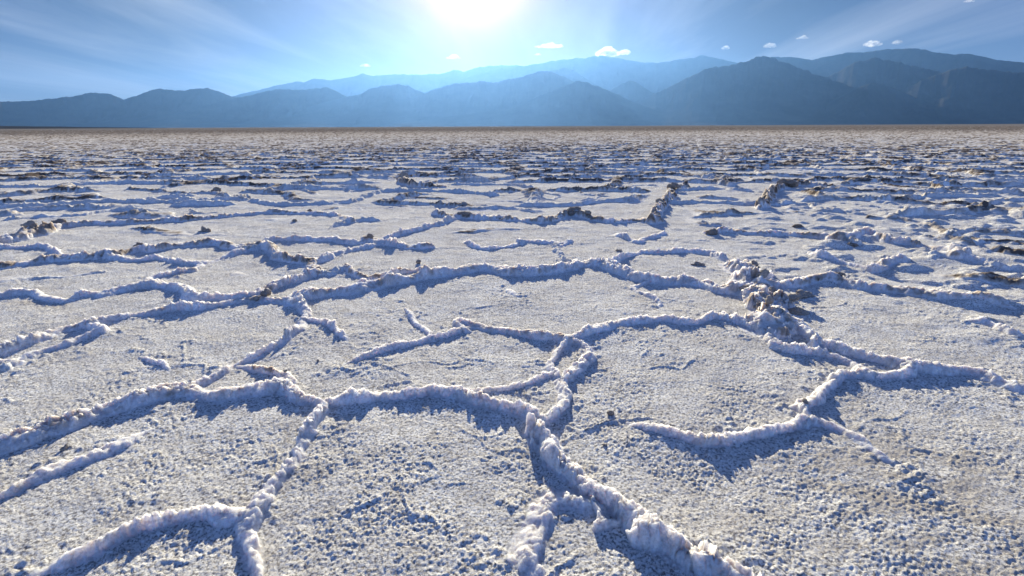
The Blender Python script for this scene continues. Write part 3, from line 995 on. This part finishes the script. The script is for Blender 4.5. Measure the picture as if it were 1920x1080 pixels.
mountain('low dark foothill under the shoulder mountain', 14800,
         [(1540, 200), (1580, 178), (1610, 163), (1640, 154), (1680, 166), (1720, 184), (1760, 200)], ends=(1, 1), seed=27)
mountain('dark mountain mass at the right edge', 16000,
         [(1640, 190), (1690, 168), (1740, 146), (1780, 131), (1810, 125), (1850, 130), (1900, 135), (1980, 140), (2100, 150)], ends=(1, 1), seed=31)

# low dark fan of gravel reaching into the valley at the left
fa = np.radians(np.linspace(-75, -32, 90))
fr = np.array([3200, 3600, 4200, 5200, 6500])
AA, RR = np.meshgrid(fa, fr)
fz = np.interp(np.degrees(AA), [-75, -46, -43.6, -32], [60, 34, 20, 0]) * np.array([0, .45, .8, 1, .9])[:, None] / 1.0
P = np.stack([np.sin(AA) * RR, np.cos(AA) * RR, fz - 1.0 + 1.5 * perlin(AA * 60, RR / 400, 4)], -1).reshape(-1, 3)
ii = np.arange(len(fr) - 1)[:, None]
jj = np.arange(len(fa) - 1)[None, :]
Q = np.stack([ii * 90 + jj, (ii + 1) * 90 + jj, (ii + 1) * 90 + jj + 1, ii * 90 + jj + 1], -1).reshape(-1, 4)
link('gravel_hill', make_mesh('gravel_hill', P, Q, MAT_ROCK), 'low dark strip of land on the left horizon', 'hill', 'structure')

# ------------------------------------------------------------------ small clouds above the ranges
def cloud_material():
    m = bpy.data.materials.new('cloud_vapour')
    m.use_nodes = True
    t = m.node_tree
    t.nodes.clear()
    out = N(t, 'ShaderNodeOutputMaterial')
    v = N(t, 'ShaderNodeVolumePrincipled', inp={'Color': (1, 1, 1, 1), 'Density': 0.0011, 'Anisotropy': 0.5})
    t.links.new(v.outputs[0], out.inputs['Volume'])
    return m


MAT_CLOUD = cloud_material()
CI_V, CI_F = ico(3)
CLOUDS = [
    (1029, 83, 66, 12, "long smooth white cloud right of the sun glow"),
    (1008, 101, 16, 5, "tiny faint cloud below the long smooth cloud"),
    (1140, 94, 44, 20, "brightest puffy cloud above the highest central crest"),
    (1170, 96, 26, 12, "low puff trailing right of the brightest cloud"),
    (1361, 87, 14, 9, "small puff above the saddle left of the great peak"),
    (1444, 84, 26, 9, "flat little cloud over the great dark peak"),
    (1505, 69, 22, 7, "higher thin cloud right of the great peak"),
    (1634, 79, 36, 14, "puffy white cloud over the upper right skyline"),
    (1681, 77, 15, 10, "small round puff right of the skyline cloud"),
    (851, 105, 32, 9, "flat white cloud left under the sun glow"),
    (684, 121, 22, 7, "small white cloud low over the pale left crest"),
    (1816, 1, 22, 6, "little white cloud at the top right edge"),
]
for k, (px, py, w, h, lab) in enumerate(CLOUDS):
    rng = np.random.RandomState(50 + k)
    dist = 34000.0
    d = ray(px, py + h / 2)
    c = d / d[1] * dist
    c[2] += CAM_H
    s = dist / 960.0
    Vs, Fc = [], []
    n = 16
    w, h = w * 0.85, h * 0.8
    for q in range(n):
        t_ = (q + 0.5) / n * 2 - 1
        rr_ = h * s * (0.50 - 0.30 * abs(t_)) * (0.4 + 0.9 * rng.rand())
        ctr = np.array([t_ * w * s * 0.42, rng.normal() * h * s * 0.4, max(0.2 * rr_, rr_ * 0.5 + rng.rand() * h * s * 0.25 * (1 - abs(t_)))])
        vv = CI_V.copy()
        nn = fbm(vv[:, 0] * 2 + q * 5, vv[:, 1] * 2 + vv[:, 2] * 2.3 + k, 7, 4, .6)
        vv = vv * (1 + 0.8 * nn)[:, None] * rr_ * np.array([1.5, 1.3, 0.8]) + ctr
        vv[:, 2] = np.maximum(vv[:, 2], -0.1 * h * s + 0.15 * vv[:, 2])
        Fc.append(CI_F + len(Vs) * len(CI_V))
        Vs.append(vv)
    me = make_mesh('cloud', np.vstack(Vs), np.vstack(Fc), MAT_CLOUD)
    o = link('cloud', me, lab, 'cloud', group='small clouds above the mountains')
    o.location = c

# ------------------------------------------------------------------ the air of the valley
HAZE_D = 1.7e-5
m = bpy.data.materials.new('valley_haze')
m.use_nodes = True
t = m.node_tree
t.nodes.clear()
out = N(t, 'ShaderNodeOutputMaterial')
v = N(t, 'ShaderNodeVolumePrincipled', inp={'Color': (0.125, 0.275, 0.60, 1), 'Density': HAZE_D, 'Anisotropy': 0.62})
t.links.new(v.outputs[0], out.inputs['Volume'])
x0, x1, y0, y1, z0, z1 = -40000, 40000, -40000, 40000, -8.0, 3500.0
bv = np.array([(x, y, z) for z in (z0, z1) for y in (y0, y1) for x in (x0, x1)], float)
bq = np.array([(0, 2, 3, 1), (4, 5, 7, 6), (0, 1, 5, 4), (2, 6, 7, 3), (0, 4, 6, 2), (1, 3, 7, 5)])
link('haze', make_mesh('haze', bv, bq, m, smooth=False), 'thin blue haze filling the valley air', 'haze', 'stuff')
print('sun elevation', math.degrees(SUN_EL), 'azimuth', math.degrees(SUN_AZ), 'verts', NR * NA)
mz = [max((o.matrix_world @ Vector(c))[2] for c in o.bound_box) for o in COL.objects if o.name.startswith('mountain')]
print('mountain top', max(mz))
